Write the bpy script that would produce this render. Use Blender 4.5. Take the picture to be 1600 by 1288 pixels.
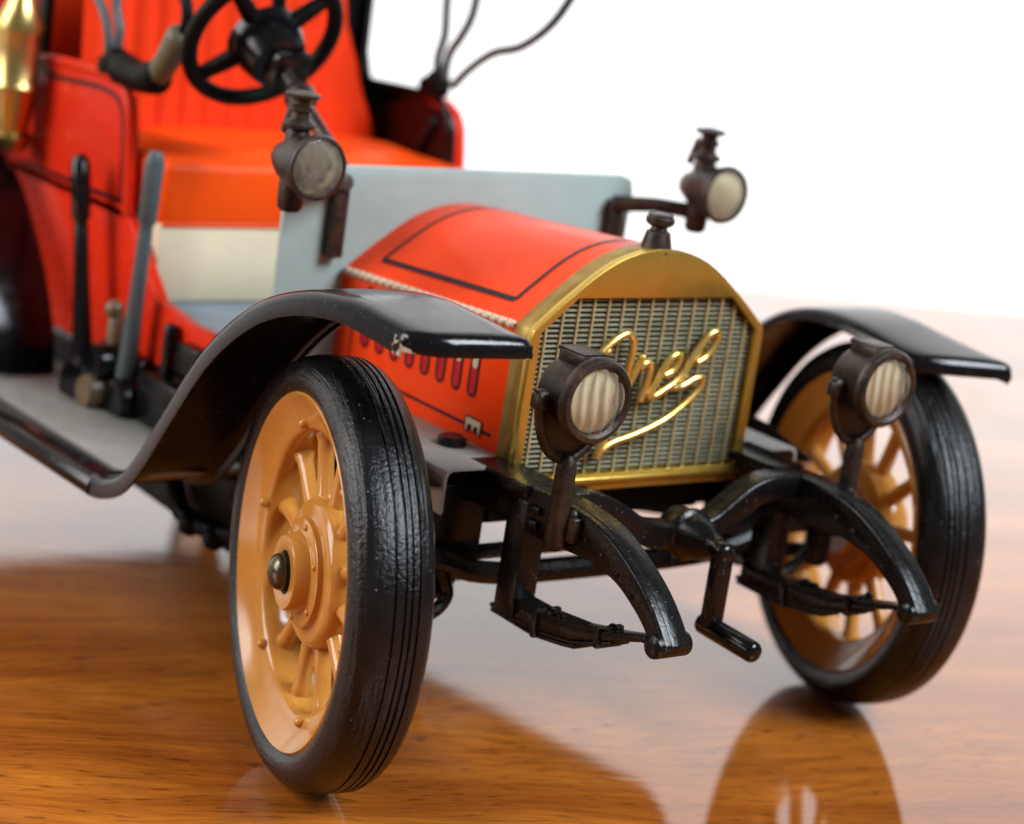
import bpy, bmesh, math, random
import numpy as np
from mathutils import Vector, Matrix

# ------------------------------------------------------------------ scene, camera, light
for o in list(bpy.data.objects): bpy.data.objects.remove(o)
scene = bpy.context.scene
col = scene.collection
S = 0.01                                   # everything below is written in centimetres
random.seed(4)

yaw, pitch, roll = 0.687, 0.2421, 0.1482
fw = Vector((math.sin(yaw)*math.cos(pitch), math.cos(yaw)*math.cos(pitch), -math.sin(pitch)))
r0 = Vector((math.cos(yaw), -math.sin(yaw), 0)); u0 = r0.cross(fw)
rt = math.cos(roll)*r0 + math.sin(roll)*u0
up = -math.sin(roll)*r0 + math.cos(roll)*u0
cam_d = bpy.data.cameras.new('camera'); cam = bpy.data.objects.new('camera', cam_d); col.objects.link(cam)
m = Matrix((rt, up, -fw)).transposed().to_4x4()
m.translation = Vector((-22.602, -24.587, 13.041))*S
cam.matrix_world = m
cam_d.sensor_width = 36.0; cam_d.lens = 3588/1600*36.0
cam_d.clip_start = 0.01; cam_d.clip_end = 50
cam_d.dof.use_dof = True; cam_d.dof.focus_distance = 30.7*S; cam_d.dof.aperture_fstop = 18.0
scene.camera = cam

world = bpy.data.worlds.new('World'); scene.world = world; world.use_nodes = True
bg = world.node_tree.nodes['Background']; bg.inputs[0].default_value = (1.0, 0.97, 0.93, 1); bg.inputs[1].default_value = 0.17

def area(name, loc, target, sx, sy, power, color):
    d = bpy.data.lights.new(name, 'AREA'); d.shape = 'RECTANGLE'; d.size = sx*S; d.size_y = sy*S
    d.energy = power; d.color = color
    o = bpy.data.objects.new(name, d); col.objects.link(o); o.location = Vector(loc)*S
    o.rotation_euler = (Vector(target)-Vector(loc)).to_track_quat('-Z', 'Y').to_euler()
    return o
TA = math.radians(-21)                     # the table and the wall behind it stand square to each other
def tb(a, b, z=0): return (a*math.cos(TA)-b*math.sin(TA), a*math.sin(TA)+b*math.cos(TA), z)
area('left_window_light', (-104, 52, 62), (0, 2, 3), 64, 96, 17.0, (1.0, 0.98, 0.95))
area('front_window_light', (38, -88, 100), (0, 0, 3), 62, 60, 30.0, (0.84, 0.92, 1.0))
area('wall_wash_light', tb(25, 22, -62), tb(25, 91, 12), 280, 30, 21.0, (1.0, 0.98, 0.95))  # added lamp, hidden below the table edge, only to brighten the wall

scene.view_settings.view_transform = 'Standard'; scene.view_settings.look = 'None'
scene.view_settings.exposure = 0.0; scene.view_settings.gamma = 1.0
scene.render.engine = 'CYCLES'
scene.cycles.max_bounces = 6; scene.cycles.diffuse_bounces = 3; scene.cycles.glossy_bounces = 4; scene.cycles.transmission_bounces = 4
scene.cycles.caustics_reflective = False; scene.cycles.caustics_refractive = False
scene.cycles.use_adaptive_sampling = True; scene.cycles.adaptive_threshold = .015

# ------------------------------------------------------------------ materials
class NT:
    def __init__(s, name):
        s.m = bpy.data.materials.new(name); s.m.use_nodes = True; s.t = s.m.node_tree; s.n = s.t.nodes
        s.b = s.n['Principled BSDF']
        tc = s.n.new('ShaderNodeTexCoord'); mp = s.n.new('ShaderNodeMapping'); mp.inputs['Scale'].default_value = (100, 100, 100)
        s.l(tc.outputs['Object'], mp.inputs['Vector']); s.co = mp.outputs['Vector']
    def l(s, a, b): s.t.links.new(a, b)
    def set(s, **k):
        names = dict(color='Base Color', rough='Roughness', metal='Metallic', coat='Coat Weight', coatr='Coat Roughness', spec='Specular IOR Level', trans='Transmission Weight', ior='IOR')
        for a, v in k.items():
            i = s.b.inputs[names[a]]
            if hasattr(v, 'is_linked'): s.l(v, i)
            elif a == 'color': i.default_value = (*v, 1)
            else: i.default_value = v
        return s
    def scl(s, v, co=None):
        mp = s.n.new('ShaderNodeMapping'); mp.inputs['Scale'].default_value = v; s.l(co or s.co, mp.inputs['Vector']); return mp.outputs['Vector']
    def noise(s, scale, detail=4, rough=.55, co=None, dist=0):
        n = s.n.new('ShaderNodeTexNoise'); n.inputs['Scale'].default_value = scale; n.inputs['Detail'].default_value = detail
        n.inputs['Roughness'].default_value = rough; n.inputs['Distortion'].default_value = dist; s.l(co or s.co, n.inputs['Vector']); return n.outputs['Fac']
    def ramp(s, f, stops):
        r = s.n.new('ShaderNodeValToRGB'); e = r.color_ramp.elements
        while len(e) < len(stops): e.new(.5)
        for k, (p, c) in enumerate(stops):
            e[k].position = p; e[k].color = (*c, 1) if hasattr(c, '__len__') else (c, c, c, 1)
        s.l(f, r.inputs[0]); return r.outputs[0]
    def rng(s, f, a, b, c, d):
        r = s.n.new('ShaderNodeMapRange'); r.inputs[1].default_value = a; r.inputs[2].default_value = b; r.inputs[3].default_value = c; r.inputs[4].default_value = d
        s.l(f, r.inputs[0]); return r.outputs[0]
    def math(s, op, a, b=None):
        n = s.n.new('ShaderNodeMath'); n.operation = op
        for k, v in enumerate((a, b)):
            if v is None: continue
            if hasattr(v, 'is_linked'): s.l(v, n.inputs[k])
            else: n.inputs[k].default_value = v
        return n.outputs[0]
    def mix(s, f, a, b, mode='MIX'):
        n = s.n.new('ShaderNodeMix'); n.data_type = 'RGBA'; n.blend_type = mode
        for v, i in ((f, n.inputs[0]), (a, n.inputs[6]), (b, n.inputs[7])):
            if hasattr(v, 'is_linked'): s.l(v, i)
            elif hasattr(v, '__len__'): i.default_value = (*v, 1)
            else: i.default_value = v
        return n.outputs[2]
    def bump(s, h, strength, dist):
        n = s.n.new('ShaderNodeBump'); n.inputs['Strength'].default_value = strength; n.inputs['Distance'].default_value = dist*S
        s.l(h, n.inputs['Height']); s.l(n.outputs[0], s.b.inputs['Normal']); return s
    def specks(s, dens=.78, scale=16):        # sparse grains of dust
        v = s.n.new('ShaderNodeTexVoronoi'); v.inputs['Scale'].default_value = scale; s.l(s.co, v.inputs['Vector'])
        d = s.rng(v.outputs['Distance'], .10, .16, 1, 0)
        sep = s.n.new('ShaderNodeSeparateColor'); s.l(v.outputs['Color'], sep.inputs[0])
        return s.math('MULTIPLY', d, s.rng(sep.outputs[0], dens, dens+.01, 0, 1))

def painted(name, c, rough=.3, var=.15, coat=.0, dust=0.0, specks=0.0, dcol=(.32, .29, .25), bumpiness=.15, spec=.5, chips=()):
    n = NT(name)
    v = n.noise(1.1, 3); c2 = tuple(x*(1-var) for x in c)
    base = n.mix(n.rng(v, .3, .7, 0, 1), c, c2)
    if dust > 0: base = n.mix(n.math('MULTIPLY', n.rng(n.noise(3.2, 5, .7), .42, .72, 0, 1), dust), base, dcol)
    if specks > 0: base = n.mix(n.math('MULTIPLY', n.specks(), specks), base, (.6, .57, .52))
    for cx, cy, cz, cr in chips:                  # paint knocked off down to the bare tin
        d = n.n.new('ShaderNodeVectorMath'); d.operation = 'DISTANCE'; n.l(n.co, d.inputs[0]); d.inputs[1].default_value = (cx, cy, cz)
        k = n.math('ADD', n.math('DIVIDE', d.outputs['Value'], cr), n.rng(n.noise(7, 4, .7), .2, .8, -1.1, 1.1))
        base = n.mix(n.rng(k, .50, .56, 1, 0), base, (.48, .42, .36))
    rr = n.rng(n.noise(4.5, 4, .65), .3, .75, rough*.75, min(1, rough*1.5))
    n.set(color=base, rough=rr, coat=coat, coatr=.12, spec=spec)
    n.bump(n.noise(14, 3, .6), bumpiness, .01)
    return n.m
M = {}
M['red'] = painted('red_lithographed_tin', (.80, .052, .006), .20, .12, .0, .02, .10, bumpiness=.03, spec=.08)
M['red_body'] = painted('red_body_tin', (.68, .026, .006), .25, .12, .0, .03, spec=.12)
M['seat'] = painted('orange_red_seat', (.90, .080, .005), .34, .10, spec=.12)
M['seatred'] = painted('red_seat_back', (.80, .044, .008), .34, .12, spec=.15)
M['crimson'] = painted('crimson_print', (.42, .008, .016), .28, .15, .0, spec=.2)
M['maroon'] = painted('dark_print_line', (.022, .004, .010), .3, .2, .0, spec=.2)
M['creamprint'] = painted('cream_print', (.62, .45, .30), .3, .25, .2)
M['black'] = painted('black_enamel', (.003, .003, .004), .15, .2, .0, .015, .25, (.10, .09, .085), bumpiness=.25, spec=.35)
M['blackchip'] = painted('chipped_black_enamel', (.003, .003, .004), .15, .2, .0, .015, .25, (.10, .09, .085), bumpiness=.25, spec=.35, chips=((-6.0, -2.02, 6.72, .22), (-4.42, -2.6, 6.7, .10)))
M['blackframe'] = painted('black_cast_frame', (.003, .003, .0035), .24, .3, 0, .05, .35, (.05, .047, .045), bumpiness=.8, spec=.32)
M['blackdark'] = painted('dull_black_tin', (.004, .0037, .0035), .45, .3, spec=.12)
M['greyplate'] = painted('grey_tin_plate', (.25, .245, .225), .45, .2, 0, .15, .15, (.30, .26, .22))
M['greydash'] = painted('grey_dash_paint', (.34, .43, .41), .42, .14, 0, .25, .2, (.33, .36, .31), spec=.3)
M['cream'] = painted('cream_paint', (.72, .62, .43), .4, .1)
M['bluegrey'] = painted('blue_grey_floor', (.24, .32, .40), .4, .15)
M['lever'] = painted('grey_lever', (.075, .10, .11), .35, .2, spec=.3)
M['leverbase'] = painted('steel_boss', (.15, .10, .055), .3, .3)
M['olive'] = painted('olive_horn', (.13, .12, .075), .4, .3)
M['ochre'] = painted('ochre_wheel_enamel', (.53, .230, .040), .15, .12, .0, .25, .05, (.27, .13, .03), .10, spec=.5)

def brass():
    n = NT('gold_lacquered_tin'); v = n.noise(2.2, 6, .6)
    n.set(color=n.ramp(v, [(.3, (.66, .43, .08)), (.7, (.74, .50, .11))]), metal=.9, rough=n.rng(n.noise(5, 3, .6), .3, .75, .27, .34))
    n.bump(n.noise(30, 4), .12, .006); return n.m
M['brass'] = brass()
def dullbrass():
    n = NT('dull_gold_tin'); v = n.noise(2.6, 5, .65)
    n.set(color=n.ramp(v, [(.3, (.27, .165, .035)), (.7, (.40, .26, .06))]), metal=.55, rough=n.rng(n.noise(7, 4, .7), .3, .75, .36, .55))
    n.bump(n.noise(30, 3), .12, .006); return n.m
M['dullbrass'] = dullbrass()
def emblem():
    n = NT('polished_gold_emblem'); n.set(color=n.ramp(n.noise(5, 4), [(.3, (.80, .50, .10)), (.7, (.95, .70, .24))]), metal=.85, rough=.24); return n.m
M['emblem'] = emblem()
def wire():
    n = NT('dull_brass_wire'); n.set(color=n.ramp(n.noise(6, 5), [(.3, (.46, .38, .18)), (.7, (.62, .53, .28))]), metal=.4, rough=.4); return n.m
M['wire'] = wire()
def slat():
    n = NT('grey_radiator_fin'); n.set(color=n.ramp(n.noise(5, 5), [(.3, (.20, .19, .12)), (.7, (.36, .34, .22))]), metal=.3, rough=.45); return n.m
M['slat'] = slat()
def rustmetal():
    n = NT('browned_lamp_metal')
    big = n.noise(3.2, 5, .7); fine = n.noise(13, 5, .75)
    c = n.ramp(big, [(.36, (.018, .014, .012)), (.52, (.036, .025, .019)), (.66, (.070, .038, .021)), (.80, (.16, .075, .03))])
    c = n.mix(n.rng(fine, .56, .72, 0, .4), c, (.15, .125, .10))
    n.set(color=c, metal=.45, rough=n.rng(fine, .3, .7, .20, .48)); n.bump(fine, .5, .02); return n.m
M['rust'] = rustmetal()
def gunmetal():
    n = NT('dark_bronze_nut'); n.set(color=(.10, .085, .055), metal=.9, rough=n.rng(n.noise(10, 6), .3, .7, .18, .4)); return n.m
M['nut'] = gunmetal()
def brassrear():
    n = NT('polished_brass'); n.set(color=(.62, .46, .17), metal=1, rough=.3); return n.m
M['polbrass'] = brassrear()
def lens():
    n = NT('ribbed_lens_glass'); out = n.n['Material Output']
    n.set(color=(.72, .69, .58), rough=.04, spec=.8, coat=.6, coatr=.02)
    tr = n.n.new('ShaderNodeBsdfTransparent'); tr.inputs[0].default_value = (.97, .94, .82, 1)
    lw = n.n.new('ShaderNodeFresnel'); lw.inputs[0].default_value = 1.5
    mx = n.n.new('ShaderNodeMixShader'); n.l(n.math('ADD', n.math('MULTIPLY', lw.outputs[0], .8), n.rng(n.noise(6, 4), .35, .7, .05, .16)), mx.inputs[0])
    n.l(tr.outputs[0], mx.inputs[1]); n.l(n.b.outputs[0], mx.inputs[2]); n.l(mx.outputs[0], out.inputs[0]); return n.m
M['lens'] = lens()
def reflector():
    n = NT('pale_reflector'); n.set(color=n.ramp(n.noise(5, 4), [(.3, (.50, .48, .40)), (.7, (.92, .90, .82))]), metal=.85, rough=.10); return n.m
M['reflector'] = reflector()
def rubber():
    n = NT('worn_black_rubber')
    sep = n.n.new('ShaderNodeSeparateXYZ'); n.l(n.co, sep.inputs[0])
    ang = n.math('ARCTAN2', sep.outputs[1], sep.outputs[2])
    cmb = n.n.new('ShaderNodeCombineXYZ'); n.l(sep.outputs[0], cmb.inputs[0]); n.l(ang, cmb.inputs[1])
    rad = n.math('SQRT', n.math('ADD', n.math('MULTIPLY', sep.outputs[1], sep.outputs[1]), n.math('MULTIPLY', sep.outputs[2], sep.outputs[2])))
    n.l(rad, cmb.inputs[2])
    st = n.noise(1, 4, .62, n.scl((13, 1.6, 8), cmb.outputs[0]))            # streaks running round the tyre
    cr = n.noise(1, 4, .6, n.scl((5, 34, 5), cmb.outputs[0]))               # crinkles across it
    le = n.noise(19, 3, .6)
    mask = n.rng(n.noise(1, 3, .5, n.scl((3.0, 1.3, 2), cmb.outputs[0])), .42, .62, 0, 1)
    crack = n.rng(n.noise(1, 3, .5, n.scl((11, .9, 5), cmb.outputs[0])), .47, .50, 0, 1)
    crack2 = n.rng(n.noise(1, 3, .5, n.scl((11, .9, 5), cmb.outputs[0])), .50, .53, 1, 0)
    groove = n.math('MULTIPLY', n.math('MULTIPLY', crack, crack2), mask)
    h = n.math('ADD', n.math('MULTIPLY', st, 1.1), n.math('MULTIPLY', le, .95))
    h = n.math('ADD', h, n.math('MULTIPLY', n.math('MULTIPLY', cr, mask), .35))
    h = n.math('SUBTRACT', h, n.math('MULTIPLY', groove, .8))
    c = n.mix(n.rng(n.noise(2.2, 6), .35, .7, 0, 1), (.003, .003, .0035), (.008, .0075, .008))
    c = n.mix(n.math('MULTIPLY', n.specks(.95, 16), .6), c, (.5, .48, .44))
    n.set(color=c, rough=n.rng(n.noise(6, 6, .7), .3, .7, .17, .30), spec=.34); n.bump(h, .34, .05); return n.m
M['rubber'] = rubber()
def wood():
    n = NT('varnished_wood')
    warp = n.noise(.12, 3, .5, n.scl((.35, 1, 1)))
    wv = n.n.new('ShaderNodeVectorMath'); wv.operation = 'MULTIPLY_ADD'
    cmb = n.n.new('ShaderNodeCombineXYZ'); n.l(n.math('MULTIPLY', warp, 5.0), cmb.inputs[1])
    wv.operation = 'ADD'; n.l(n.co, wv.inputs[0]); n.l(cmb.outputs[0], wv.inputs[1]); co = wv.outputs[0]
    band = n.noise(1, 6, .6, n.scl((.045, .55, .5), co), .5)
    fib = n.noise(1, 6, .65, n.scl((.9, 11, 11), co))
    fine = n.noise(1, 4, .6, n.scl((1.8, 30, 30), co))
    pore = n.rng(n.noise(1, 2, .5, n.scl((1.9, 17, 17), co)), .60, .68, 0, 1)
    c = n.ramp(band, [(.30, (.19, .042, .006)), (.44, (.36, .092, .010)), (.55, (.54, .165, .018)), (.68, (.66, .24, .032))])
    c = n.mix(n.rng(fib, .38, .64, .0, .6), c, (.18, .040, .006))
    c = n.mix(n.rng(fine, .42, .7, 0, .35), c, (.50, .18, .035))
    c = n.mix(n.math('MULTIPLY', pore, .6), c, (.07, .016, .005))
    n.set(color=c, rough=.5, spec=.0, coat=1.0, coatr=n.rng(n.noise(.5, 4), .3, .7, .03, .07)); n.b.inputs['Coat IOR'].default_value = 1.5
    n.bump(n.math('SUBTRACT', fib, n.math('MULTIPLY', pore, .8)), .10, .01)
    b2 = n.n.new('ShaderNodeBump'); b2.inputs['Strength'].default_value = .05; b2.inputs['Distance'].default_value = .02*S
    n.l(n.noise(1, 4, .6, n.scl((.5, 3, 3), co)), b2.inputs['Height']); n.l(b2.outputs[0], n.b.inputs['Coat Normal'])
    return n.m
M['wood'] = wood()
def wallm():
    n = NT('white_wall_paint'); n.set(color=n.ramp(n.noise(.03, 4), [(.3, (.84, .835, .83)), (.7, (.88, .88, .88))]), rough=.8); n.bump(n.noise(3, 6), .2, .02); return n.m
M['wall'] = wallm()

# ------------------------------------------------------------------ mesh helpers (centimetres)
def lathe(prof, axis='Y', seg=32, c=(0, 0, 0), closed=False, caps=True, sq=(1, 1)):
    """prof: list of (distance along axis, radius)"""
    A = {'X': ((1,0,0),(0,1,0),(0,0,1)), 'Y': ((0,1,0),(0,0,1),(1,0,0)), 'Z': ((0,0,1),(1,0,0),(0,1,0))}[axis]
    a, b, d = (Vector(v) for v in A); c = Vector(c); V = []; F = []
    for h, r in prof:
        for k in range(seg):
            t = 2*math.pi*k/seg; V.append(c + a*h + b*(r*math.cos(t)*sq[0]) + d*(r*math.sin(t)*sq[1]))
    n = len(prof)
    for i in range(n if closed else n-1):
        j = (i+1) % n
        for k in range(seg):
            q = (k+1) % seg; F.append((i*seg+k, j*seg+k, j*seg+q, i*seg+q))
    if caps and not closed:
        F.append(tuple(range(seg))[::-1]); F.append(tuple((n-1)*seg+k for k in range(seg)))
    return V, F
def spline(P, per=8):
    P = [Vector(p) for p in P]; out = []
    for i in range(len(P)-1):
        p0, p1, p2, p3 = P[max(0, i-1)], P[i], P[i+1], P[min(len(P)-1, i+2)]
        for k in range(per):
            t = k/per
            out.append(.5*((2*p1) + (p2-p0)*t + (2*p0-5*p1+4*p2-p3)*t*t + (3*p1-p0-3*p2+p3)*t**3))
    out.append(P[-1]); return out
def tube(P, r, seg=12, caps=True, smooth=0, flat=None, closed=False):
    P = spline(P, smooth) if smooth else [Vector(p) for p in P]
    n = len(P); R = [r]*n if not hasattr(r, '__len__') else [np.interp(i/(n-1), np.linspace(0, 1, len(r)), r) for i in range(n)]
    V = []; F = []; nrm = None
    for i, p in enumerate(P):
        if closed: t = (P[(i+1) % n]-P[i-1]).normalized()
        else: t = (P[min(n-1, i+1)]-P[max(0, i-1)]).normalized()
        if nrm is None:
            nrm = t.orthogonal().normalized() if flat is None else (Vector(flat)-t*Vector(flat).dot(t)).normalized()
        if flat is not None: nrm = (Vector(flat)-t*Vector(flat).dot(t)).normalized()
        else: nrm = (nrm-t*nrm.dot(t)).normalized()
        b = t.cross(nrm)
        for k in range(seg):
            a = 2*math.pi*k/seg; V.append(p + nrm*(R[i]*math.cos(a)) + b*(R[i]*math.sin(a)))
    for i in range(n if closed else n-1):
        for k in range(seg):
            q = (k+1) % seg; j = (i+1) % n; F.append((i*seg+k, i*seg+q, j*seg+q, j*seg+k))
    if caps and not closed:
        for e, sgn in ((0, -1), (n-1, 1)):                     # rounded end
            t = (P[min(n-1, e+1)]-P[max(0, e-1)]).normalized()*sgn
            base = len(V); prev = [e*seg+k for k in range(seg)]
            for f, g in ((.45, .87), (.8, .55)):
                nb = len(V)
                for k in range(seg): V.append(P[e] + (V[e*seg+k]-P[e])*g + t*R[e]*f*.6)
                for k in range(seg):
                    q = (k+1) % seg; fc = (prev[k], prev[q], nb+q, nb+k); F.append(fc if sgn > 0 else fc[::-1])
                prev = [nb+k for k in range(seg)]
            F.append(tuple(prev) if sgn > 0 else tuple(prev[::-1]))
    return V, F
def from_bm(bm):
    bm.verts.index_update(); V = [v.co.copy() for v in bm.verts]; F = [tuple(v.index for v in f.verts) for f in bm.faces]; bm.free(); return V, F
def bev(bm, w, seg=2, ang=30):
    if w > 0:
        e = [x for x in bm.edges if len(x.link_faces) == 2 and x.calc_face_angle(0) > math.radians(ang)]
        bmesh.ops.bevel(bm, geom=e, offset=w, segments=seg, profile=.5, affect='EDGES', clamp_overlap=True)
def box(c, s, b=.03, rot=None, seg=2):
    bm = bmesh.new(); bmesh.ops.create_cube(bm, size=1)
    for v in bm.verts: v.co = Vector((v.co.x*s[0], v.co.y*s[1], v.co.z*s[2]))
    bev(bm, b, seg)
    V, F = from_bm(bm); R = rot if rot is not None else Matrix.Identity(3)
    return [R @ v + Vector(c) for v in V], F
def prism(out, axis, a0, a1, b=.03, holes=(), seg=2, ang=30):
    """outline in the plane across `axis`: X -> (y,z), Y -> (x,z), Z -> (x,y)"""
    mk = {'X': lambda p, a: (a, p[0], p[1]), 'Y': lambda p, a: (p[0], a, p[1]), 'Z': lambda p, a: (p[0], p[1], a)}[axis]
    bm = bmesh.new(); E = []
    for loop in (out, *holes):
        vs = [bm.verts.new(mk(p, a0)) for p in loop]
        E += [bm.edges.new((vs[i], vs[(i+1) % len(vs)])) for i in range(len(vs))]
    if holes: bmesh.ops.triangle_fill(bm, edges=E, use_beauty=True)
    else: bm.faces.new([e.verts[0] for e in E])
    r = bmesh.ops.extrude_face_region(bm, geom=bm.faces[:])
    d = Vector(mk((0, 0), a1-a0))
    bmesh.ops.translate(bm, verts=[g for g in r['geom'] if isinstance(g, bmesh.types.BMVert)], vec=d)
    bmesh.ops.recalc_face_normals(bm, faces=bm.faces[:]); bev(bm, b, seg, ang)
    return from_bm(bm)
def ball(c, r, sc=(1, 1, 1), n=16):
    V, F = lathe([(r*math.sin(t), max(1e-4, r*math.cos(t))) for t in np.linspace(-math.pi/2, math.pi/2, n//2+1)], 'Z', n)
    return [Vector((v.x*sc[0], v.y*sc[1], v.z*sc[2]))+Vector(c) for v in V], F
def sheet(grid, th):
    """closed thin sheet from a grid of points (rows of columns), thickened along its own normals"""
    n, k = len(grid), len(grid[0]); G = [[Vector(p) for p in r] for r in grid]; N = [[None]*k for _ in range(n)]
    for i in range(n):
        for j in range(k):
            a = G[min(n-1, i+1)][j]-G[max(0, i-1)][j]; b = G[i][min(k-1, j+1)]-G[i][max(0, j-1)]
            x = a.cross(b); N[i][j] = x.normalized() if x.length > 1e-9 else Vector((0, 0, 1))
    V = [G[i][j] for i in range(n) for j in range(k)] + [G[i][j]-N[i][j]*th for i in range(n) for j in range(k)]
    o = n*k; F = []
    for i in range(n-1):
        for j in range(k-1):
            a, b, c, d = i*k+j, i*k+j+1, (i+1)*k+j+1, (i+1)*k+j
            F.append((a, d, c, b)); F.append((o+a, o+b, o+c, o+d))
    per = [(0, j) for j in range(k)] + [(i, k-1) for i in range(1, n)] + [(n-1, j) for j in range(k-2, -1, -1)] + [(i, 0) for i in range(n-2, 0, -1)]
    for q in range(len(per)):
        a = per[q][0]*k+per[q][1]; b2 = per[(q+1) % len(per)]; b = b2[0]*k+b2[1]; F.append((a, b, o+b, o+a))
    return V, F
def mesh(name, parts, mats, ang=35):
    """parts: list of (V,F) or (V,F,material index) joined into one mesh"""
    V = []; F = []; mi = []
    for p in parts:
        o = len(V); V += [tuple(Vector(v)*S) for v in p[0]]; F += [tuple(i+o for i in f) for f in p[1]]; mi += [p[2] if len(p) > 2 else 0]*len(p[1])
    me = bpy.data.meshes.new(name); me.from_pydata(V, [], F)
    for x in (mats if isinstance(mats, (list, tuple)) else [mats]): me.materials.append(M[x])
    me.polygons.foreach_set('material_index', mi)
    bm = bmesh.new(); bm.from_mesh(me); bmesh.ops.recalc_face_normals(bm, faces=bm.faces[:]); bm.to_mesh(me); bm.free()
    me.polygons.foreach_set('use_smooth', [True]*len(me.polygons)); me.set_sharp_from_angle(angle=math.radians(ang)); me.update()
    return me
def obj(name, me, parent=None, loc=(0, 0, 0), rot=(0, 0, 0)):
    o = bpy.data.objects.new(name, me); col.objects.link(o); o.parent = parent
    o.location = Vector(loc)*S; o.rotation_euler = rot; return o
def part(name, parts, mat, parent, ang=35, **k): return obj(name, mesh(name, parts, mat, ang), parent, **k)
def mir(vf): return ([Vector((-v[0], v[1], v[2])) for v in vf[0]], [f[::-1] for f in vf[1]], *vf[2:])

# ------------------------------------------------------------------ setting
tbl = part('table_top', [box((0, -60, -1.5), (260, 196, 3), .5, seg=3)], 'wood', None)
tbl.rotation_euler = (0, 0, TA); tbl['kind'] = 'structure'; tbl['label'] = 'varnished orange-brown wooden table top under the toy car'
wl = part('wall', [box((0, 93, 20), (500, 4, 300), 0)], 'wall', None)
wl.rotation_euler = (0, 0, TA); wl['kind'] = 'structure'; wl['label'] = 'plain white wall behind the table'

# ------------------------------------------------------------------ the car
car = bpy.data.objects.new('toy_car', None); col.objects.link(car); car.empty_display_size = .02
car['label'] = 'red tin toy vintage car with gold radiator and ochre spoked wheels on the table'; car['category'] = 'toy car'

# ---- wheels
def rim_profile():
    half = [(.50, 2.47), (.525, 2.44), (.505, 2.41), (.44, 2.32), (.37, 2.20), (.315, 2.08), (.29, 2.00), (.255, 1.96), (.19, 1.94), (.06, 1.93)]
    inner = half + [(-x, r) for x, r in half[::-1]]
    return inner + [(-.45, 2.50), (.45, 2.50)]
def tyre_profile():
    h = [(.40, 2.42), (.475, 2.445), (.53, 2.50), (.565, 2.58), (.575, 2.67), (.555, 2.76), (.50, 2.85), (.43, 2.915), (.36, 2.95), (.29, 2.97), (.22, 2.985), (.12, 2.996)]
    g = lambda x: [(x+.018, 2.998-.22*x*x), (x+.008, 2.966-.22*x*x), (x-.008, 2.966-.22*x*x), (x-.018, 2.998-.22*x*x)]
    return h + g(.06) + g(-.08) + g(-.17) + g(-.27) + [(-x, r) for x, r in h[::-1] if x > .30]
def closed_lathe(p, seg): return lathe(p, 'X', seg, closed=True)
hub_prof = [(-.50, .30), (-.50, .52), (-.34, .56), (-.33, .74), (-.26, .78), (-.24, .98), (-.14, 1.05), (.14, 1.05), (.235, .98), (.25, .93), (.255, .80), (.27, .765), (.345, .755), (.36, .735),
            (.365, .60), (.38, .56), (.56, .525), (.59, .50), (.592, .33), (.57, .30), (.48, .28)]
me_rim = mesh('wheel', [closed_lathe(rim_profile(), 96)], 'ochre', 50)
me_tyre = mesh('tyre', [closed_lathe(tyre_profile(), 128)], 'rubber', 50)
me_hub = mesh('hub', [lathe(hub_prof, 'X', 48)], 'ochre', 40)
me_spoke = mesh('spoke', [tube([(.0, 0, .80), (.0, 0, .95), (0, 0, 1.1), (0, 0, 1.55), (0, 0, 1.80), (0, 0, 1.94)], [.18, .15, .125, .115, .12, .16], 12, flat=(1, 0, 0))], 'ochre', 60)
me_riv = mesh('rivet', [lathe([(.0, .075), (.06, .07), (.095, .05), (.11, .02)], 'X', 12)], 'ochre', 50)
me_riv2 = mesh('hub_rivet', [lathe([(.0, .05), (.035, .045), (.055, .02)], 'X', 10)], 'ochre', 50)
me_nut = mesh('axle_nut', [lathe([(.0, .21), (.05, .255), (.13, .262), (.20, .235), (.25, .18), (.285, .09), (.295, .02)], 'X', 28)], 'nut', 50)
me_axlecap = mesh('axle_end', [lathe([(-.3, .27), (.0, .27)], 'X', 20)], 'blackdark', 50)
def wheel(side, y, steer):
    w = obj('wheel', me_rim, car, (side*5.305, y, 3.0), (0, 0, steer + (math.pi if side < 0 else 0)))
    obj('tyre', me_tyre, w); obj('hub', me_hub, w)
    for k in range(12): obj('spoke', me_spoke, w, rot=(math.radians(-(10+30*k)), 0, 0))
    for k in range(6):
        a = math.radians(-20+60*k); obj('rivet', me_riv, w, (.29, 2.045*math.sin(a), 2.035*math.cos(a)))
        a = math.radians(5+60*k); obj('rivet', me_riv2, w, (.35, .665*math.sin(a), .665*math.cos(a)))
    obj('axle_nut', me_nut, w, (.50, -.03, .0)); obj('axle_end', me_axlecap, w, (.596, .02, .02))
    return w
ST = -0.27
for s in (-1, 1): wheel(s, 0, ST)
for s in (-1, 1): wheel(s, 18.6, 0)

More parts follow.
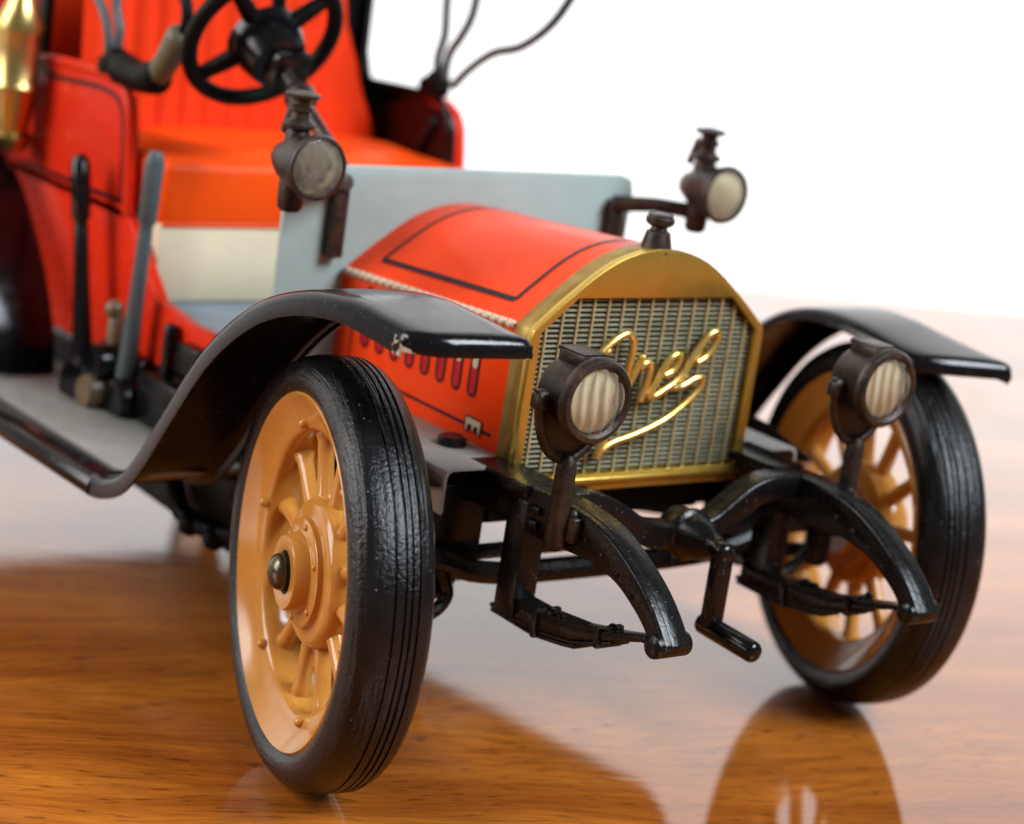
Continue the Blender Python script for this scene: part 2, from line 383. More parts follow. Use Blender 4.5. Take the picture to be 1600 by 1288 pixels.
# ---- front fenders running into the running boards
def fender(side, prof, xin, xout, front=0, skin=0, skout=0, inner=False):
    """prof: (y, z) of the sheet's centre line from the front edge back; outer edge is turned down"""
    P = spline([(0, a, b) for a, b in prof], 6); rows = []; n = len(P)
    for i, p in enumerate(P):
        t = (P[min(n-1, i+1)]-P[max(0, i-1)]).normalized(); nr = Vector((0, -t.z, t.y))
        if nr.z < 0: nr = -nr
        if i > n*.62 and nr.y > 0 and False: nr = -nr
        row = []
        w = xout-xin
        # cross-section: inner turn-down, flat with a slight crown, rounded outer lip
        fr = max(0, 1-i/9.0)                       # rounding of the front corners in plan
        cs = [(0.0, -.16), (.01, -.07), (.045, -.015), (.09, 0)] + [(q, .02*math.sin(math.pi*q)) for q in (.2, .35, .5, .65, .8)] + [(.93, .008), (.965, -.006), (.985, -.03), (.996, -.08), (1.0, -.28)]
        for q, dz in cs:
            x = xin+w*q; e = abs(2*q-1)
            dy = front*fr*fr*max(0, ((1-2*q if inner else 2*q-1)-.45)/.55)**2 - fr*(skin*(1-q)+skout*q)
            row.append(Vector((side*x, p.y, p.z)) + nr*dz + Vector((0, dy, 0)))
        rows.append(row)
    first = rows[0]                                # the front edge is turned down too
    lip = []; zt = max(v.z for v in first)
    for dy, dz in ((-.085, -.23), (-.085, -.15), (-.075, -.08), (-.04, -.03)):
        lip.append([Vector((v.x, v.y+dy, min(v.z, zt+dz))) for v in first])
    rows = lip + rows
    if side < 0: rows = [r[::-1] for r in rows]
    return sheet([r for r in rows], .055)
near = [(-2.30, 6.93), (-1.5, 6.98), (-.65, 7.0), (.4, 6.83), (1.45, 6.40), (2.5, 5.58), (3.36, 4.50), (4.05, 3.55), (4.55, 3.02), (5.05, 2.78), (5.5, 2.71)]
far = [(-1.10, 6.13), (-.6, 6.20), (.3, 6.32), (1.2, 6.30), (2.0, 6.02), (2.8, 5.35), (3.5, 4.4), (4.1, 3.5), (4.6, 3.0), (5.05, 2.78), (5.5, 2.71)]
part('front_fender', [fender(-1, near, 4.40, 6.03, .30, .20, 0)], 'blackchip', car, 60)
part('front_fender', [fender(1, far, 4.5, 6.08, .22, 0, .62, True)], 'black', car, 60)
for s in (-1, 1):                                  # splash apron between fender and frame
    ap = part('fender_apron', [prism([(-.2, 4.2), (.9, 4.5), (2.2, 4.6), (3.2, 4.4), (4.2, 3.5), (5.2, 2.7), (6.8, 2.6), (6.8, 1.7), (4.6, 1.9), (2.8, 2.3), (2.2, 3.4), (.9, 3.9)], 'X', s*3.62, s*3.7, .02)], 'blackdark', car)
    rb = part('running_board', [prism([(3.25, 2.58), (6.0, 2.58), (6.03, 2.45), (6.1, 2.45), (6.12, 2.60), (6.06, 2.72), (5.9, 2.75), (5.8, 2.71), (3.25, 2.71)], 'Y', 5.4, 13.4, .015)] if s > 0 else
              [mir(prism([(3.25, 2.58), (6.0, 2.58), (6.03, 2.45), (6.1, 2.45), (6.12, 2.60), (6.06, 2.72), (5.9, 2.75), (5.8, 2.71), (3.25, 2.71)], 'Y', 5.4, 13.4, .015))], 'black', car)
    part('tread_mat', [prism([(4.62, 3.02), (4.8, 2.93), (5.05, 2.85), (5.4, 2.79), (5.8, 2.77), (12.8, 2.77), (12.8, 2.70), (5.8, 2.70), (5.0, 2.75), (4.66, 2.93)], 'X', s*3.4, s*5.5, .01)], 'greyplate', rb)
    # rear fender
    P = [(11.0, 2.75), (11.25, 3.6), (11.9, 4.7), (13.0, 5.8), (14.6, 6.65), (16.6, 7.2), (18.6, 7.35), (20.6, 7.0), (22.3, 6.0), (23.2, 4.8)]
    part('rear_fender', [fender(s, P, 3.9, 6.03)], 'black', car, 60)

# ---- bonnet
FR = [(2.25, 6.38), (2.08, 6.53), (1.9, 6.68), (1.7, 6.84), (1.5, 6.99), (1.3, 7.14), (1.1, 7.27), (.9, 7.38), (.7, 7.46), (.5, 7.52), (.35, 7.55), (.18, 7.573), (0, 7.58)]
YB0, YB1 = .44, 4.93
def bz(x, y):                                      # height of the bonnet's top skin
    ax = abs(x); z = np.interp(-ax, [-p[0] for p in FR], [p[1] for p in FR]); t = (y-YB0)/(YB1-YB0)
    return (6.36-.24*t) + (z-6.38)*(1-.07*t) - .012
xs = [-p[0] for p in FR] + [p[0] for p in FR[::-1][1:]]
grid = [[(x, y, bz(x, y)) for x in xs] for y in np.linspace(YB0, YB1, 14)]
bon = part('bonnet', [sheet(grid, -.05), *[prism([(YB0, 4.40), (YB1, 4.40), (YB1, bz(2.25, YB1)-.01), (YB0, bz(2.25, YB0)-.01)], 'X', s*2.20, s*2.25, .005) for s in (-1, 1)]], 'red', car, 50)
def strip_top(pts, w, lift=.016):                  # thin printed line lying on the bonnet top, pts in (x, y)
    P = [Vector((*p, 0)) for p in pts]; V = []; F = []
    for i, p in enumerate(P):
        a, b = P[max(0, i-1)], P[min(len(P)-1, i+1)]; t = (b-a).normalized(); q = Vector((-t.y, t.x, 0))*w/2
        for e in (p+q, p-q): V.append(Vector((e.x, e.y, bz(e.x, e.y)+lift)))
    for i in range(len(P)-1): F.append((2*i, 2*i+1, 2*i+3, 2*i+2))
    return V, F
def strip_side(pts, w, x):                         # pts in (y, z) on the side at x
    P = [Vector((0, *p)) for p in pts]; V = []; F = []; n = len(P); cl = (P[0]-P[-1]).length < 1e-6
    for i, p in enumerate(P):
        a = P[i-1] if i else (P[-2] if cl else P[0]); b = P[i+1] if i < n-1 else (P[1] if cl else P[-1])
        t = (b-a).normalized(); q = Vector((0, -t.z, t.y))*w/2
        for e in (p+q, p-q): V.append(Vector((x, e.y, e.z)))
    for i in range(n-1): F.append((2*i, 2*i+1, 2*i+3, 2*i+2))
    return V, F
xa = 1.93
lines = [[(-xa, y) for y in np.linspace(.92, 4.32, 24)], [(xa, y) for y in np.linspace(.92, 4.32, 24)],
         [(x, .92) for x in np.linspace(-xa, xa, 40)], [(x, 4.32) for x in np.linspace(-xa, xa, 40)]]
part('pinstripe', [strip_top(l, .08) for l in lines], 'maroon', bon)
for s in (-1, 1):
    part('pinstripe', [strip_side([(.62, 4.64), (4.45, 4.66), (4.45, 5.9)], .05, s*2.262)], 'maroon', bon)
    # lithographed louvres
    def stad(y, z0, z1, h, n=8):
        p = [(y+h*math.cos(t), z0+h+h*math.sin(t)) for t in np.linspace(math.pi, 2*math.pi, n)] + [(y+h*math.cos(t), z1-h+h*math.sin(t)) for t in np.linspace(0, math.pi, n)]
        return p
    for k in range(8):
        y = 1.22+.408*k; o = stad(y, 5.08, 6.02, .095)
        fill = ([Vector((s*2.258, *p)) for p in o], [tuple(range(len(o)))], 0)
        i2 = stad(y-.01, 5.50, 5.98, .065); hi = ([Vector((s*2.266, *p)) for p in i2], [tuple(range(len(i2)))], 2)
        obj('louvre', mesh('louvre', [fill, (*strip_side(o+[o[0]], .045, s*2.262), 1), hi], ['crimson', 'maroon', 'creamprint']), bon)
    lp = [(.86, 4.78), (1.24, 4.78), (1.24, 4.56), (1.18, 4.56), (1.16, 4.66), (1.09, 4.66), (1.07, 4.58), (1.02, 4.58), (1.0, 4.66), (.94, 4.66), (.92, 4.56), (.86, 4.56)]
    part('latch', [([Vector((s*2.274, *p)) for p in lp], [tuple(range(12))], 0), (*strip_side(lp+[lp[0]], .03, s*2.278), 1)], ['creamprint', 'maroon'], bon)
    me_k = mesh('hinge_knuckle', [lathe([(-.080, .040), (-.062, .068), (.062, .068), (.080, .040)], 'Y', 10)], 'creamprint', 60)
    for k in range(23):
        y = YB0+.1+k*.192; obj('hinge_knuckle', me_k, bon, (s*2.247, y, bz(2.25, y)+.005), (0, 0, 0))
    part('hinge_pin', [tube([(s*2.245, YB0+.02, bz(2.25, YB0)), (s*2.245, YB1, bz(2.25, YB1))], .022, 8)], 'maroon', bon)

# ---- radiator
outline = [(-p[0], p[1]) for p in FR] + [(p[0], p[1]) for p in FR[::-1][1:]] + [(2.27, 6.2), (2.27, 3.92), (-2.27, 3.92), (-2.27, 6.2)]
hole = [(-2.12, 4.17), (2.12, 4.17), (2.12, 6.34), (1.52, 6.85), (-1.52, 6.85), (-2.12, 6.34)]
rad = part('radiator', [prism(outline, 'Y', -.015, .12, .05, [hole], 3, 40), box((0, -.03, 4.09), (4.5, .12, .11), .045, seg=3), prism([(-2.12, 4.1), (2.12, 4.1), (2.12, 6.36), (1.5, 6.9), (-1.5, 6.9), (-2.12, 6.36)], 'Y', .3, .4, 0)], 'brass', car, 45)
part('radiator_shell', [prism([(x*.994, 3.93+(z-3.93)*.996) for x, z in outline], 'Y', .11, .445, .01, [hole], 1, 40)], 'dullbrass', rad, 45)
part('grille_backing', [prism([(-2.1, 4.19), (2.1, 4.19), (2.1, 6.33), (1.51, 6.83), (-1.51, 6.83), (-2.1, 6.33)], 'Y', .20, .29, 0)], 'blackdark', rad)
def halfw(z): return 2.12 if z < 6.34 else 2.12-.6*(z-6.34)/.51
NZ = 35; dz = (6.83-4.19)/NZ
for k in range(NZ):
    z = 4.19+dz*(k+.5); h = halfw(z+.03)
    part('grille_slat', [box((0, .135, z), (2*h, .07, dz*.42), .008, None, 1)], 'slat', rad)
for k in range(15):
    x = -1.96+.28*k; z1 = 6.83 if abs(x) < 1.5 else 6.34+(2.12-abs(x))/.6*.49
    part('grille_wire', [tube([(x, .09, 4.17), (x, .09, z1)], .024, 6, caps=False)], 'wire', rad)
# the raised script across the grille, traced as strokes in the plane of the grille
def sc(u, v):                                      # strokes drawn on a 1456 x 1288 sheet, mapped to x / z on the radiator
    return (-1.662+.002264*u+.000353*v, -.085, 6.667-.00175*v-.0000336*u)
st_ = [[(300,330),(230,360),(160,480),(130,640),(180,770),(290,790),(380,690),(440,560),(485,400),(508,270),(490,195),(430,190),(330,255),(230,350)],
       [(592,380),(575,410),(535,490),(470,620),(380,800),(290,1010),(190,1250)],
       [(575,480),(605,445),(645,440),(655,480),(630,580),(595,680),(565,765)],
       [(632,728),(700,620),(775,490),(840,395),(895,365),(915,400),(890,460),(840,520),(780,550)],
       [(632,728),(690,732),(760,690),(850,630),(940,545),(1020,420),(1100,300),(1180,195),(1240,165),(1262,200),(1230,290),(1150,390),(1070,440)],
       [(860,655),(920,655),(980,625),(1050,585),(1115,575),(1115,620),(1080,690),(960,810),(800,935),(640,1020),(480,1085),(330,1135),(250,1190),(190,1250)]]
part('script_emblem', [tube([sc(*p) for p in s_], .062, 10, smooth=5) for s_ in st_], 'emblem', rad, 60)
part('filler_cap', [lathe([(7.50, .24), (7.62, .225), (7.80, .18), (7.83, .13), (7.87, .12), (7.89, .17), (7.93, .215), (8.0, .22), (8.03, .19), (8.06, .185), (8.075, .12)], 'Z', 24, (0.0, .22, 0))], 'rust', rad)

# ---- chassis
for s in (-1, 1):
    pl = part('frame_plate', [prism([(s*2.1, 4.40), (s*3.36, 4.40), (s*3.45, 4.36), (s*3.49, 4.26), (s*3.49, 3.74), (s*3.46, 3.70), (s*3.43, 3.74), (s*3.43, 4.24), (s*3.40, 4.31), (s*3.34, 4.34), (s*2.1, 4.34)][::s], 'Y', -.02, 4.9, .012)], 'greyplate', car)
    part('bolt', [lathe([(4.40, .22), (4.50, .22), (4.54, .18)], 'Z', 20, (s*2.62, 1.04, 0))], 'black', pl)
    # dumb iron: curved horn carrying the spring eye
    topc = [(.6, 4.30), (-.3, 4.33), (-1.3, 4.40), (-1.9, 4.38), (-2.5, 4.28), (-3.0, 4.08), (-3.5, 3.78), (-3.85, 3.48), (-4.12, 3.16)]
    botc = [(-4.05, 2.98), (-3.8, 3.10), (-3.62, 3.28), (-3.36, 3.46), (-2.95, 3.66), (-2.4, 3.76), (-1.9, 3.74), (-1.4, 3.70), (-.9, 3.72), (.6, 3.75)]
    sp = lambda L: [(p.y, p.z) for p in spline([(0, *q) for q in L], 5)]
    di = part('dumb_iron', [prism(sp(topc)+sp(botc), 'X', s*2.20, s*2.66, .035, seg=2, ang=50), prism([(p[0], p[1]+.012) for p in sp(topc[2:])]+[(p[0], p[1]-.03) for p in sp(topc[2:])[::-1]], 'X', s*2.32, s*2.54, .01)], 'blackframe', car, 50)
    for y, z in ((-2.25, 4.02), (-2.62, 3.93), (-2.97, 3.78), (-3.3, 3.60)): part('rivet', [ball((s*2.66, y, z), .048, (.8, 1, 1), 10), ball((s*2.20, y, z), .048, (.8, 1, 1), 10)], 'blackframe', di)
    part('spring_eye', [lathe([(-.34, .05), (-.33, .11), (-.29, .16), (-.25, .17), (.25, .17), (.29, .16), (.33, .11), (.34, .05)], 'X', 20, (s*2.43, -3.93, 3.12))], 'blackframe', di)
    part('side_lug', [box((s*2.69, -1.12, 4.10), (.06, .26, .11), .02), box((s*2.69, -1.10, 3.88), (.06, .24, .13), .02)], 'blackframe', di)
    part('frame_cap', [prism([(s*2.10, .4), (s*2.10, -.75), (s*2.2, -.95), (s*2.72, -.95), (s*2.78, -.6), (s*2.78, .4)][::s], 'Z', 4.22, 4.41, .04)], 'blackframe', di)
    # leaf spring
    ls = part('leaf_spring', [prism([(-3.95, 3.16), (-3.6, 3.12), (-2.9, 2.93), (-2.2, 2.78), (-1.4, 2.70), (-.45, 2.70), (-.45, 2.46), (-1.4, 2.44), (-2.2, 2.56), (-2.9, 2.80), (-3.6, 3.05), (-3.95, 3.06)], 'X', s*2.24, s*2.62, .02)], 'blackframe', car)
    for k, (ya, yb) in enumerate(((-3.0, -.35), (-2.3, -.38))):
        f = lambda y: np.interp(y, [-3.95, -3.6, -2.9, -2.2, -1.4, -.45], [3.05, 3.04, 2.79, 2.55, 2.43, 2.45])-.065*k
        ys = np.linspace(ya, yb, 8)
        part('leaf', [prism([(y, f(y)) for y in ys]+[(y, f(y)-.06) for y in ys[::-1]], 'X', s*2.25, s*2.61, .015)], 'blackframe', ls)
    for y in (-1.42, -2.75): part('spring_clip', [box((s*2.43, y, np.interp(y, [-2.75, -1.42], [2.80, 2.52])), (.46, .10, .42 if y > -2 else .30), .02)], 'blackframe', ls)
    part('clip_bolt', [ball((s*2.5, -1.62, 2.74), .09, (1, 1.3, .8), 10), ball((s*2.5, -1.80, 2.76), .07, (1, 1.3, .8), 10), ball((s*2.5, -2.9, 3.0), .06, (1, 1.3, .8), 10)], 'blackframe', ls)
    part('spring_hanger', [box((s*2.47, -.72, 3.30), (.40, .44, 1.7), .03)], 'blackframe', car)
    part('axle_bracket', [box((s*2.9, .55, 3.35), (1.0, .5, 1.4), .06), box((s*3.1, .28, 2.98), (1.3, .22, .16), .05), tube([(s*2.7, .5, 2.8), (s*3.0, .4, 2.45), (s*3.45, .35, 2.5)], .16, 10, smooth=4)], 'blackframe', car)
    part('steering_knuckle', [lathe([(2.35, .16), (2.42, .22), (3.5, .22), (3.62, .15)], 'Z', 16, (s*4.35, .0, 0)), tube([(s*4.35, 0, 3.0), (s*5.2, 0, 3.0)], .2, 12), tube([(s*4.35, 0, 2.6), (s*4.1, .5, 2.45), (s*3.9, .95, 2.4)], .12, 10, smooth=4),
                              tube([(s*3.2, .2, 2.9), (s*3.05, .1, 2.45), (s*3.35, .05, 2.2), (s*3.8, .0, 2.3), (s*4.2, 0, 2.6)], .1, 10, smooth=5)], 'blackframe', car)
part('front_axle', [tube([(-4.4, .1, 3.05), (-3.4, .12, 3.02), (-2.6, .15, 2.75), (-1.4, .2, 2.62), (1.4, .2, 2.62), (2.6, .15, 2.75), (3.4, .12, 3.02), (4.4, .1, 3.05)], .17, 10, smooth=4), box((0, .25, 3.0), (6.6, .3, .16), .04)], 'blackframe', car)
part('tie_rod', [tube([(-3.9, .95, 2.4), (3.9, .95, 2.4)], .11, 10)], 'blackdark', car)
part('chassis_pan', [prism([(.6, 3.9), (5.2, 3.9), (14, 3.6), (20, 3.6), (20, 3.0), (14, 2.3), (8, 1.9), (5.0, 1.9), (2.4, 2.7), (.6, 3.3)], 'X', -2.1, 2.1, .05), prism([(1.2, 3.6), (5.0, 3.3), (18, 3.2), (18, 1.5), (9.2, 1.45), (8.6, 2.3), (5, 2.5), (1.2, 3.1)], 'X', -3.4, 3.4, .05)], 'blackdark', car)
part('undershield', [prism([(2.2, 1.9), (8.2, 1.9), (8.6, 1.5), (4.5, 1.35), (2.4, 1.6)], 'X', -3.6, -2.2, .05), tube([(-3.9, 6.6, 2.3), (-3.9, 6.2, 1.75), (-3.7, 5.2, 1.7), (-3.6, 4.4, 2.0)], .16, 10, smooth=4), ball((-3.9, 5.9, 1.65), .2), ball((-3.8, 5.3, 1.6), .2)], 'blackdark', car)
# cross-member with the starting-crank boss
pts = [(-2.25, 4.22), (-1.85, 4.20), (-1.45, 4.05), (-1.1, 3.86), (-.7, 3.68), (-.3, 3.62), (.3, 3.62), (.65, 3.70), (1.0, 3.93), (1.35, 4.15), (1.75, 4.25), (2.25, 4.24)]
P = spline([(a, 0, b) for a, b in pts], 4)
def off(P, d):
    o = []
    for i, p in enumerate(P):
        t = (P[min(len(P)-1, i+1)]-P[max(0, i-1)]).normalized(); o.append((p.x-t.z*d, p.z+t.x*d))
    return o
cmb = part('cross_member', [prism(off(P, .19)+off(P, -.19)[::-1], 'Y', -1.42, -1.02, .04, ang=50)], 'blackframe', car, 50)
part('crank_boss', [lathe([(-1.0, .20), (-1.02, .34), (-1.30, .37), (-1.34, .40), (-1.42, .40), (-1.46, .35), (-1.75, .28), (-1.88, .20), (-1.98, .165), (-2.05, .16)], 'Y', 24, (.10, 0, 3.62))], 'blackframe', cmb)
crk = part('starting_crank', [tube([(.10, -1.9, 3.60), (.10, -2.18, 3.585)], .165, 14), box((.10, -2.13, 3.06), (.34, .24, 1.30), .09, seg=3)], 'black', car)
part('crank_handle', [tube([(.10, -1.98, 2.46), (.10, -2.6, 2.43), (.10, -3.05, 2.41)], .16, 16)], 'black', crk)

# ---- headlamps on forks
def headlamp(s):
    cx, cz = s*2.82, 5.98
    drum = part('headlamp', [lathe([(-1.44, .10), (-1.42, .33), (-1.48, .45), (-1.56, .48), (-2.04, .48), (-2.07, .50), (-2.08, .56), (-2.13, .605), (-2.20, .605), (-2.26, .56), (-2.27, .50), (-2.23, .455), (-2.12, .44), (-2.06, .43)], 'Y', 48, (cx, 0, cz)),
                             box((cx-s*.0, -1.80, cz+.49), (.44, .54, .20), .03), box((cx, -1.80, cz+.595), (.40, .50, .03), .01), box((cx, -1.53, cz+.585), (.44, .05, .06), .015)], 'rust', car, 40)
    part('reflector', [lathe([(-2.12, .445), (-2.05, .40), (-1.95, .28), (-1.90, .14), (-1.89, .02)], 'Y', 32, (cx, 0, cz), caps=False)], 'reflector', drum, 60)
    n = 40; V = []; F = []                         # ribbed lens: front corrugated in vertical flutes, back flat
    NR = 26; rings = np.linspace(0, 1, NR); seg = 96
    for f in (0, 1):
        for q in rings:
            for k in range(seg):
                t = 2*math.pi*k/seg; r = .452*max(q, .001); x = r*math.cos(t); z = r*math.sin(t)
                y = (-2.185-.085*(1-q*q) - .062*abs(math.sin(x*16+.5+.5*math.sin(z*4)))) if f == 0 else -2.155
                V.append(Vector((cx+x, y, cz+z)))
        o = f*NR*seg
        for i in range(NR-1):
            for k in range(seg):
                g = (k+1) % seg; F.append((o+i*seg+k, o+(i+1)*seg+k, o+(i+1)*seg+g, o+i*seg+g))
    for k in range(seg):
        g = (k+1) % seg; F.append(((NR-1)*seg+k, (2*NR-1)*seg+k, (2*NR-1)*seg+g, (NR-1)*seg+g))
    part('lens', [(V, F)], 'lens', drum, 70)
    R = .58; y = -1.74
    arc = [(cx+R*math.cos(t), y, cz-.08+(.52+.46)*math.sin(t)*.88) for t in np.linspace(math.pi, 2*math.pi, 25)]
    web = [(p[0], p[2]) for p in arc]
    fork = part('lamp_fork', [tube(arc, .075, 12), lathe([(-.66, .09), (-.62, .11), (-.52, .11)], 'X', 14, (cx, y, cz-.04)), lathe([(.66, .09), (.62, .11), (.52, .11)], 'X', 14, (cx, y, cz-.04)),
                  box((cx-R-.01, y, cz-.10), (.2, .22, .24), .05), box((cx+R+.01, y, cz-.10), (.2, .22, .24), .05)], 'rust', drum, 50)
    part('fork_web', [prism(web, 'Y', y-.0, y+.05, 0)], 'rust', drum, 50)
    part('lamp_post', [lathe([(3.74, .06), (3.78, .13), (3.86, .155), (4.1, .155), (4.9, .145), (5.05, .13), (5.12, .08)], 'Z', 18, (cx*1.0, -1.80, 0)), box((s*2.70, -1.98, 4.10), (.18, .24, .36), .03), ball((s*2.70, -1.96, 4.30), .075)], 'rust', drum, 50)
for s in (-1, 1): headlamp(s)

# ---- dashboard
dash = [(-3.42, 4.4), (-3.47, 7.55), (-3.42, 7.7), (-3.3, 7.77), (3.3, 7.77), (3.5, 7.70), (3.56, 7.5), (3.5, 4.4)]
part('dashboard', [prism(dash, 'Y', 4.93, 5.05, .025)], 'greydash', car)

# ---- side lamps
def sidelamp(s, xb, dzl):
    cx, y, z = s*4.1, 3.83, 7.94
    b = part('side_lamp', [lathe([(7.16, .05), (7.18, .14), (7.24, .19), (7.5, .20), (8.3, .20), (8.40, .17), (8.43, .24), (8.48, .25), (8.52, .21), (8.56, .15), (8.66, .14), (8.69, .19), (8.74, .19), (8.77, .14), (8.84, .14), (8.88, .26), (8.93, .27), (8.95, .22), (8.98, .06)], 'Z', 24, (cx, y, 0)),
                             lathe([(4.25, .10), (4.2, .20), (4.05, .27), (3.9, .34), (3.6, .42), (3.35, .44), (3.30, .48), (3.24, .50), (3.18, .48), (3.17, .44), (3.22, .42), (3.4, .38)], 'Y', 32, (cx, 0, z)), box((cx, 4.15, 8.52), (.10, .12, .5), .03, Matrix.Rotation(.35, 3, 'X'))], 'rust', car, 40)
    part('lens', [lathe([(3.25, .425), (3.20, .425), (3.17, .36), (3.145, .22), (3.14, .02)], 'Y', 32, (cx, 0, z))], 'lens', b, 60)
    part('reflector', [lathe([(3.28, .42), (3.42, .34), (3.52, .18), (3.54, .02)], 'Y', 28, (cx, 0, z), caps=False)], 'reflector', b, 60)
    part('lamp_bracket', [tube([(cx, y, 7.52), (s*(4.1+xb)/2, 4.35, 7.53), (s*(xb-.05), 4.78, 7.45)], [.14, .13, .15], 10), box((s*xb, 4.82, 6.88), (.27, .22, 1.26), .04)], 'rust', b, 40)
    b.location.z = dzl*S
sidelamp(-1, 2.56, .08); sidelamp(1, 3.1, -.14)

# ---- body tub, seat
def bodyside(s):
    lower = [(5.05, 4.0), (5.05, 4.62), (7.3, 4.62), (8.4, 4.75), (9.6, 5.85), (10.0, 6.0), (17, 6.0), (17.6, 3.4), (11, 3.4), (8, 3.7)]
    upper = [(9.75, 5.8), (9.95, 7.2), (10.05, 7.65), (10.25, 7.92), (10.6, 8.08), (11.2, 8.14), (13.0, 8.06), (16.8, 8.06), (17, 5.8)]
    b = part('body_side', [prism(lower, 'X', s*3.28, s*3.50, .03), prism(upper, 'X', s*3.36, s*(3.50 if s < 0 else 3.68), .05, seg=3)], 'red_body', car, 45)
    sw = [(10.02, 6.1), (10.16, 7.2), (10.27, 7.55), (10.5, 7.8), (11.2, 7.88), (13.1, 7.78), (13.5, 8.0)]
    part('pinstripe', [strip_side([(p.y, p.z) for p in spline([(0, *q) for q in sw], 6)], .09, s*3.507), strip_side([(9.9, 6.12), (11, 6.08), (13.9, 6.05)], .09, s*3.507)], 'maroon', b)
    edge = [(9.8, 5.9), (10.0, 7.2), (10.09, 7.65), (10.28, 7.90), (10.6, 8.06), (11.2, 8.12), (13.0, 8.04), (13.4, 8.0)]
    part('rolled_edge', [tube([((-3.44 if s < 0 else 3.36), *q) for q in edge], .11 if s < 0 else .08, 10, smooth=4)], 'red_body' if s < 0 else 'black', b, 60)
    part('side_lining', [prism([(9.85, 6.0), (10.02, 7.3), (10.2, 7.85), (11.2, 8.05), (13.0, 7.95), (16.6, 7.95), (16.8, 6.0)], 'X', s*3.28, s*3.355, .01), tube([(s*3.22, 10.5, 7.7), (s*3.2, 10.9, 7.0), (s*3.2, 11.3, 6.6)], .1, 8, smooth=4)], 'black', b)
    part('hood_side', [prism([(12.9, 7.9), (13.1, 8.25), (13.25, 8.6), (13.3, 11.4), (16.8, 11.4), (16.8, 7.9)] if s > 0 else [(13.5, 7.9), (13.5, 11.4), (13.85, 11.4), (13.85, 7.9)], 'X', s*3.30, s*3.46, .04)], 'blackdark', b)
    part('rail_clamp', [box((s*3.42, 10.9, 8.28), (.34, .7, .34), .1), ball((s*3.42, 10.8, 8.4), .25)], 'blackdark', b)
    return b
for s in (-1, 1): bodyside(s)
part('floor_pan', [box((0, 7.2, 4.52), (6.6, 4.3, .1), .02)], 'bluegrey', car)
sb = part('seat_base', [box((0, 11.4, 5.25), (6.5, 4.8, 1.34), .03)], 'cream', car)
cush = part('seat_cushion', [box((0, 10.7, 6.44), (6.54, 3.5, 1.14), .18, seg=4), tube([(-3.2, 9.0, 5.93), (3.2, 9.0, 5.93)], .05, 8), lathe([(0, .02), (.05, 1.2), (.16, 2.4), (.0, 2.9)], 'Z', 32, (0, 10.9, 6.98), sq=(1.1, .55))], 'seat', car)
# pleated seat back, curving forward at both ends
rows = []
for z in np.linspace(6.7, 11.3, 14):
    row = []
    hw = np.interp(z, [6.7, 7.2, 8, 9, 10, 11.3], [3.2, 3.08, 2.72, 2.34, 2.12, 2.05])
    for x in np.linspace(-3.22, hw, 130):
        e = abs(x)/3.22; yb = 12.1+.10*(z-7) + .25*e*e
        row.append((x, yb-.10*abs(math.sin(x*math.pi/.46)), z))
    rows.append(row)
part('seat_back', [sheet(rows, -.25)], 'seatred', car, 80)
part('rear_panel', [box((0, 16.4, 8.6), (6.5, .2, 5.8), .05)], 'seatred', car)
part('hood_back', [box((.9, 13.6, 9.6), (4.7, .3, 3.8), .08)], 'blackdark', car)

# ---- steering wheel on its column
cc = Vector((-2.30, 8.0, 9.32)); d = Vector((0, .862, .507)); e1 = Vector((1, 0, 0)); e2 = d.cross(e1)
ring = [cc+e1*1.30*math.cos(t)+e2*1.30*math.sin(t) for t in np.linspace(0, 2*math.pi, 64, endpoint=False)]
spk = [tube([cc-d*.1, cc+(e1*math.cos(a)+e2*math.sin(a))*1.28], [.2, .12], 10) for a in (math.radians(x) for x in (45, 135, 225, 315))]
sw = part('steering_wheel', [tube(ring, .14, 12, closed=True), *spk], 'blackdark', car, 60)
def along(prof, seg=24):
    V, F = lathe(prof, 'Z', seg); q = d.to_track_quat('Z', 'Y'); return [q @ v + cc for v in V], F
part('steering_hub', [along([(-.75, .34), (-.7, .48), (-.3, .60), (0, .64), (.12, .5), (.15, .1)]), box(cc-d*.75+Vector((.1, 0, 0)), (.72, .5, .6), .1, Matrix.Rotation(.3, 3, 'X'))], 'black', sw, 40)
part('steering_column', [along([(-3.4, .12), (-.6, .12)], 14), along([(-1.75, .12), (-1.7, .24), (-1.5, .27), (-1.35, .2), (-1.3, .12)], 16)], 'rust', sw, 40)
part('control_lever', [tube([cc-d*.3+Vector((.1, 0, .3)), cc-d*.1+Vector((.1, 0, 1.5))], .12, 10)], 'blackdark', sw, 40)

# ---- hand levers outside the body
def lever(name, base, top, grip, mat, w):
    b, t = Vector(base), Vector(top); ax = (t-b)
    P = [b+ax*f for f in (0, .05, .2, .5, .70, .715, .74, .97, 1)]
    lv = part(name, [tube(P, [w*1.5, w*1.5, w*1.25, w, w*.95, w*.85, w*1.25, w*1.3, w*1.0], 12), ball(b, w*2.2, (.8, 1, 1))], mat, car, 60); return lv
lever('brake_lever', (-4.02, 9.75, 3.0), (-4.02, 10.62, 6.72), 1, 'black', .135)
lever('gear_lever', (-3.85, 8.6, 2.95), (-3.85, 8.36, 7.22), 1, 'lever', .13)
part('lever_quadrant', [lathe([(-4.35, .1), (-4.33, .42), (-4.2, .5), (-3.9, .5), (-3.88, .34), (-3.3, .34)], 'X', 24, (0, 9.6, 2.95)), lathe([(-4.15, .1), (-4.12, .36), (-3.95, .42), (-3.7, .42), (-3.68, .3), (-3.3, .3)], 'X', 24, (0, 8.5, 3.0)), lathe([(-4.3, .1), (-4.28, .3), (-4.2, .34), (-3.3, .34)], 'X', 20, (0, 9.05, 3.5)), box((-3.6, 9.05, 3.3), (.3, 1.6, .9), .1)], 'black', car, 40)
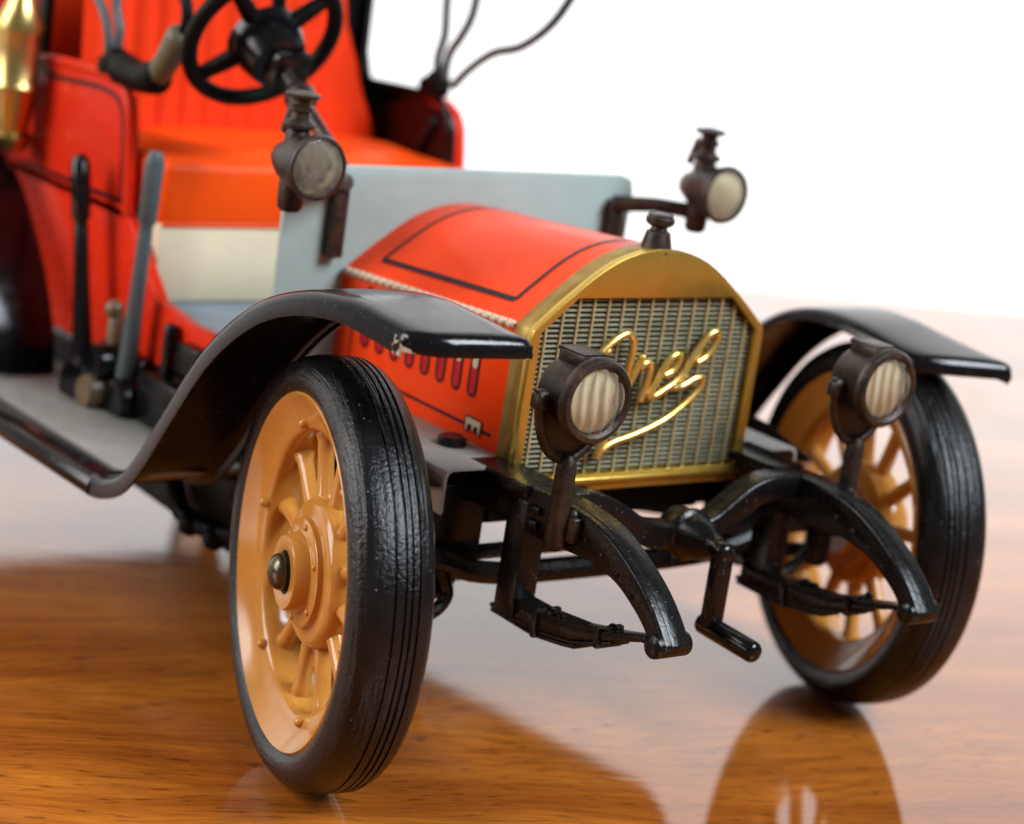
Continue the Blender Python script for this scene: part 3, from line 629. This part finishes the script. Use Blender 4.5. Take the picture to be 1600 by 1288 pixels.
part('lever_sleeve', [lathe([(-4.42, .12), (-4.4, .26), (-4.32, .30), (-4.1, .30), (-4.08, .2), (-3.5, .2)], 'X', 20, (0, 9.02, 3.02)), tube([(-3.8, 9.1, 3.3), (-3.8, 9.2, 4.3)], [.2, .14], 12), ball((-3.85, 9.2, 4.4), .17)], 'leverbase', car, 40)
part('frame_bracket', [box((-3.6, 6.9, 4.1), (.3, .7, .5), .05), tube([(-3.65, 7.6, 3.6), (-3.65, 7.6, 4.5)], .12, 10), box((-3.65, 7.4, 3.2), (.5, 1.4, .9), .1)], 'blackframe', car, 40)
# horn with its hose, on the near side rail
hn = part('horn', [tube([(-3.4, 10.6, 8.30), (-3.4, 9.9, 8.26), (-3.4, 9.4, 8.36)], [.3, .26, .30], 14, smooth=3), tube([(-3.4, 9.45, 8.35), (-3.4, 9.3, 8.5)], [.24, .24, .22], 14)], 'blackdark', car, 60)
part('horn_bulb', [tube([(-3.4, 9.4, 8.38), (-3.4, 9.1, 8.7), (-3.4, 8.74, 9.12)], [.22, .22, .27], 14)], 'olive', hn, 60)
part('horn_hose', [tube([(-3.4, 8.74, 9.12), (-3.4, 8.62, 9.4), (-3.4, 8.75, 9.75), (-3.4, 9.3, 10.0), (-3.4, 10.0, 10.3)], .10, 10, smooth=5)], 'blackdark', hn, 60)
# hood irons
def irons(s, L):
    for q in L: part('hood_iron', [tube([(s*3.42, *p) for p in q], .085, 8, smooth=6)], 'lever', car, 60)
irons(1, [[(10.75, 8.4), (10.9, 8.8), (10.78, 9.3), (10.85, 9.9), (10.85, 10.8)], [(10.6, 8.5), (10.55, 8.95), (10.25, 9.35), (10.0, 9.8), (9.9, 10.6)], [(10.3, 8.4), (9.85, 8.8), (9.2, 9.2), (8.4, 9.45), (7.6, 10.0), (7.0, 10.8)]])
irons(-1, [[(11.1, 8.3), (11.2, 8.8), (11.5, 9.2), (12.0, 9.6), (12.4, 10.4)], [(10.9, 8.3), (10.8, 8.9), (11.0, 9.3), (11.2, 10.2)]])
# brass lamp on the rear quarter
rl = part('rear_lantern', [lathe([(6.3, .1), (6.35, .3), (6.6, .42), (6.7, .3), (7.0, .34), (7.4, .42), (7.5, .46), (7.58, .40), (8.4, .40), (8.6, .44), (8.9, .3), (9.2, .2), (9.4, .02)], 'Z', 24, (-4.0, 13.4, 0))], 'polbrass', car, 40)
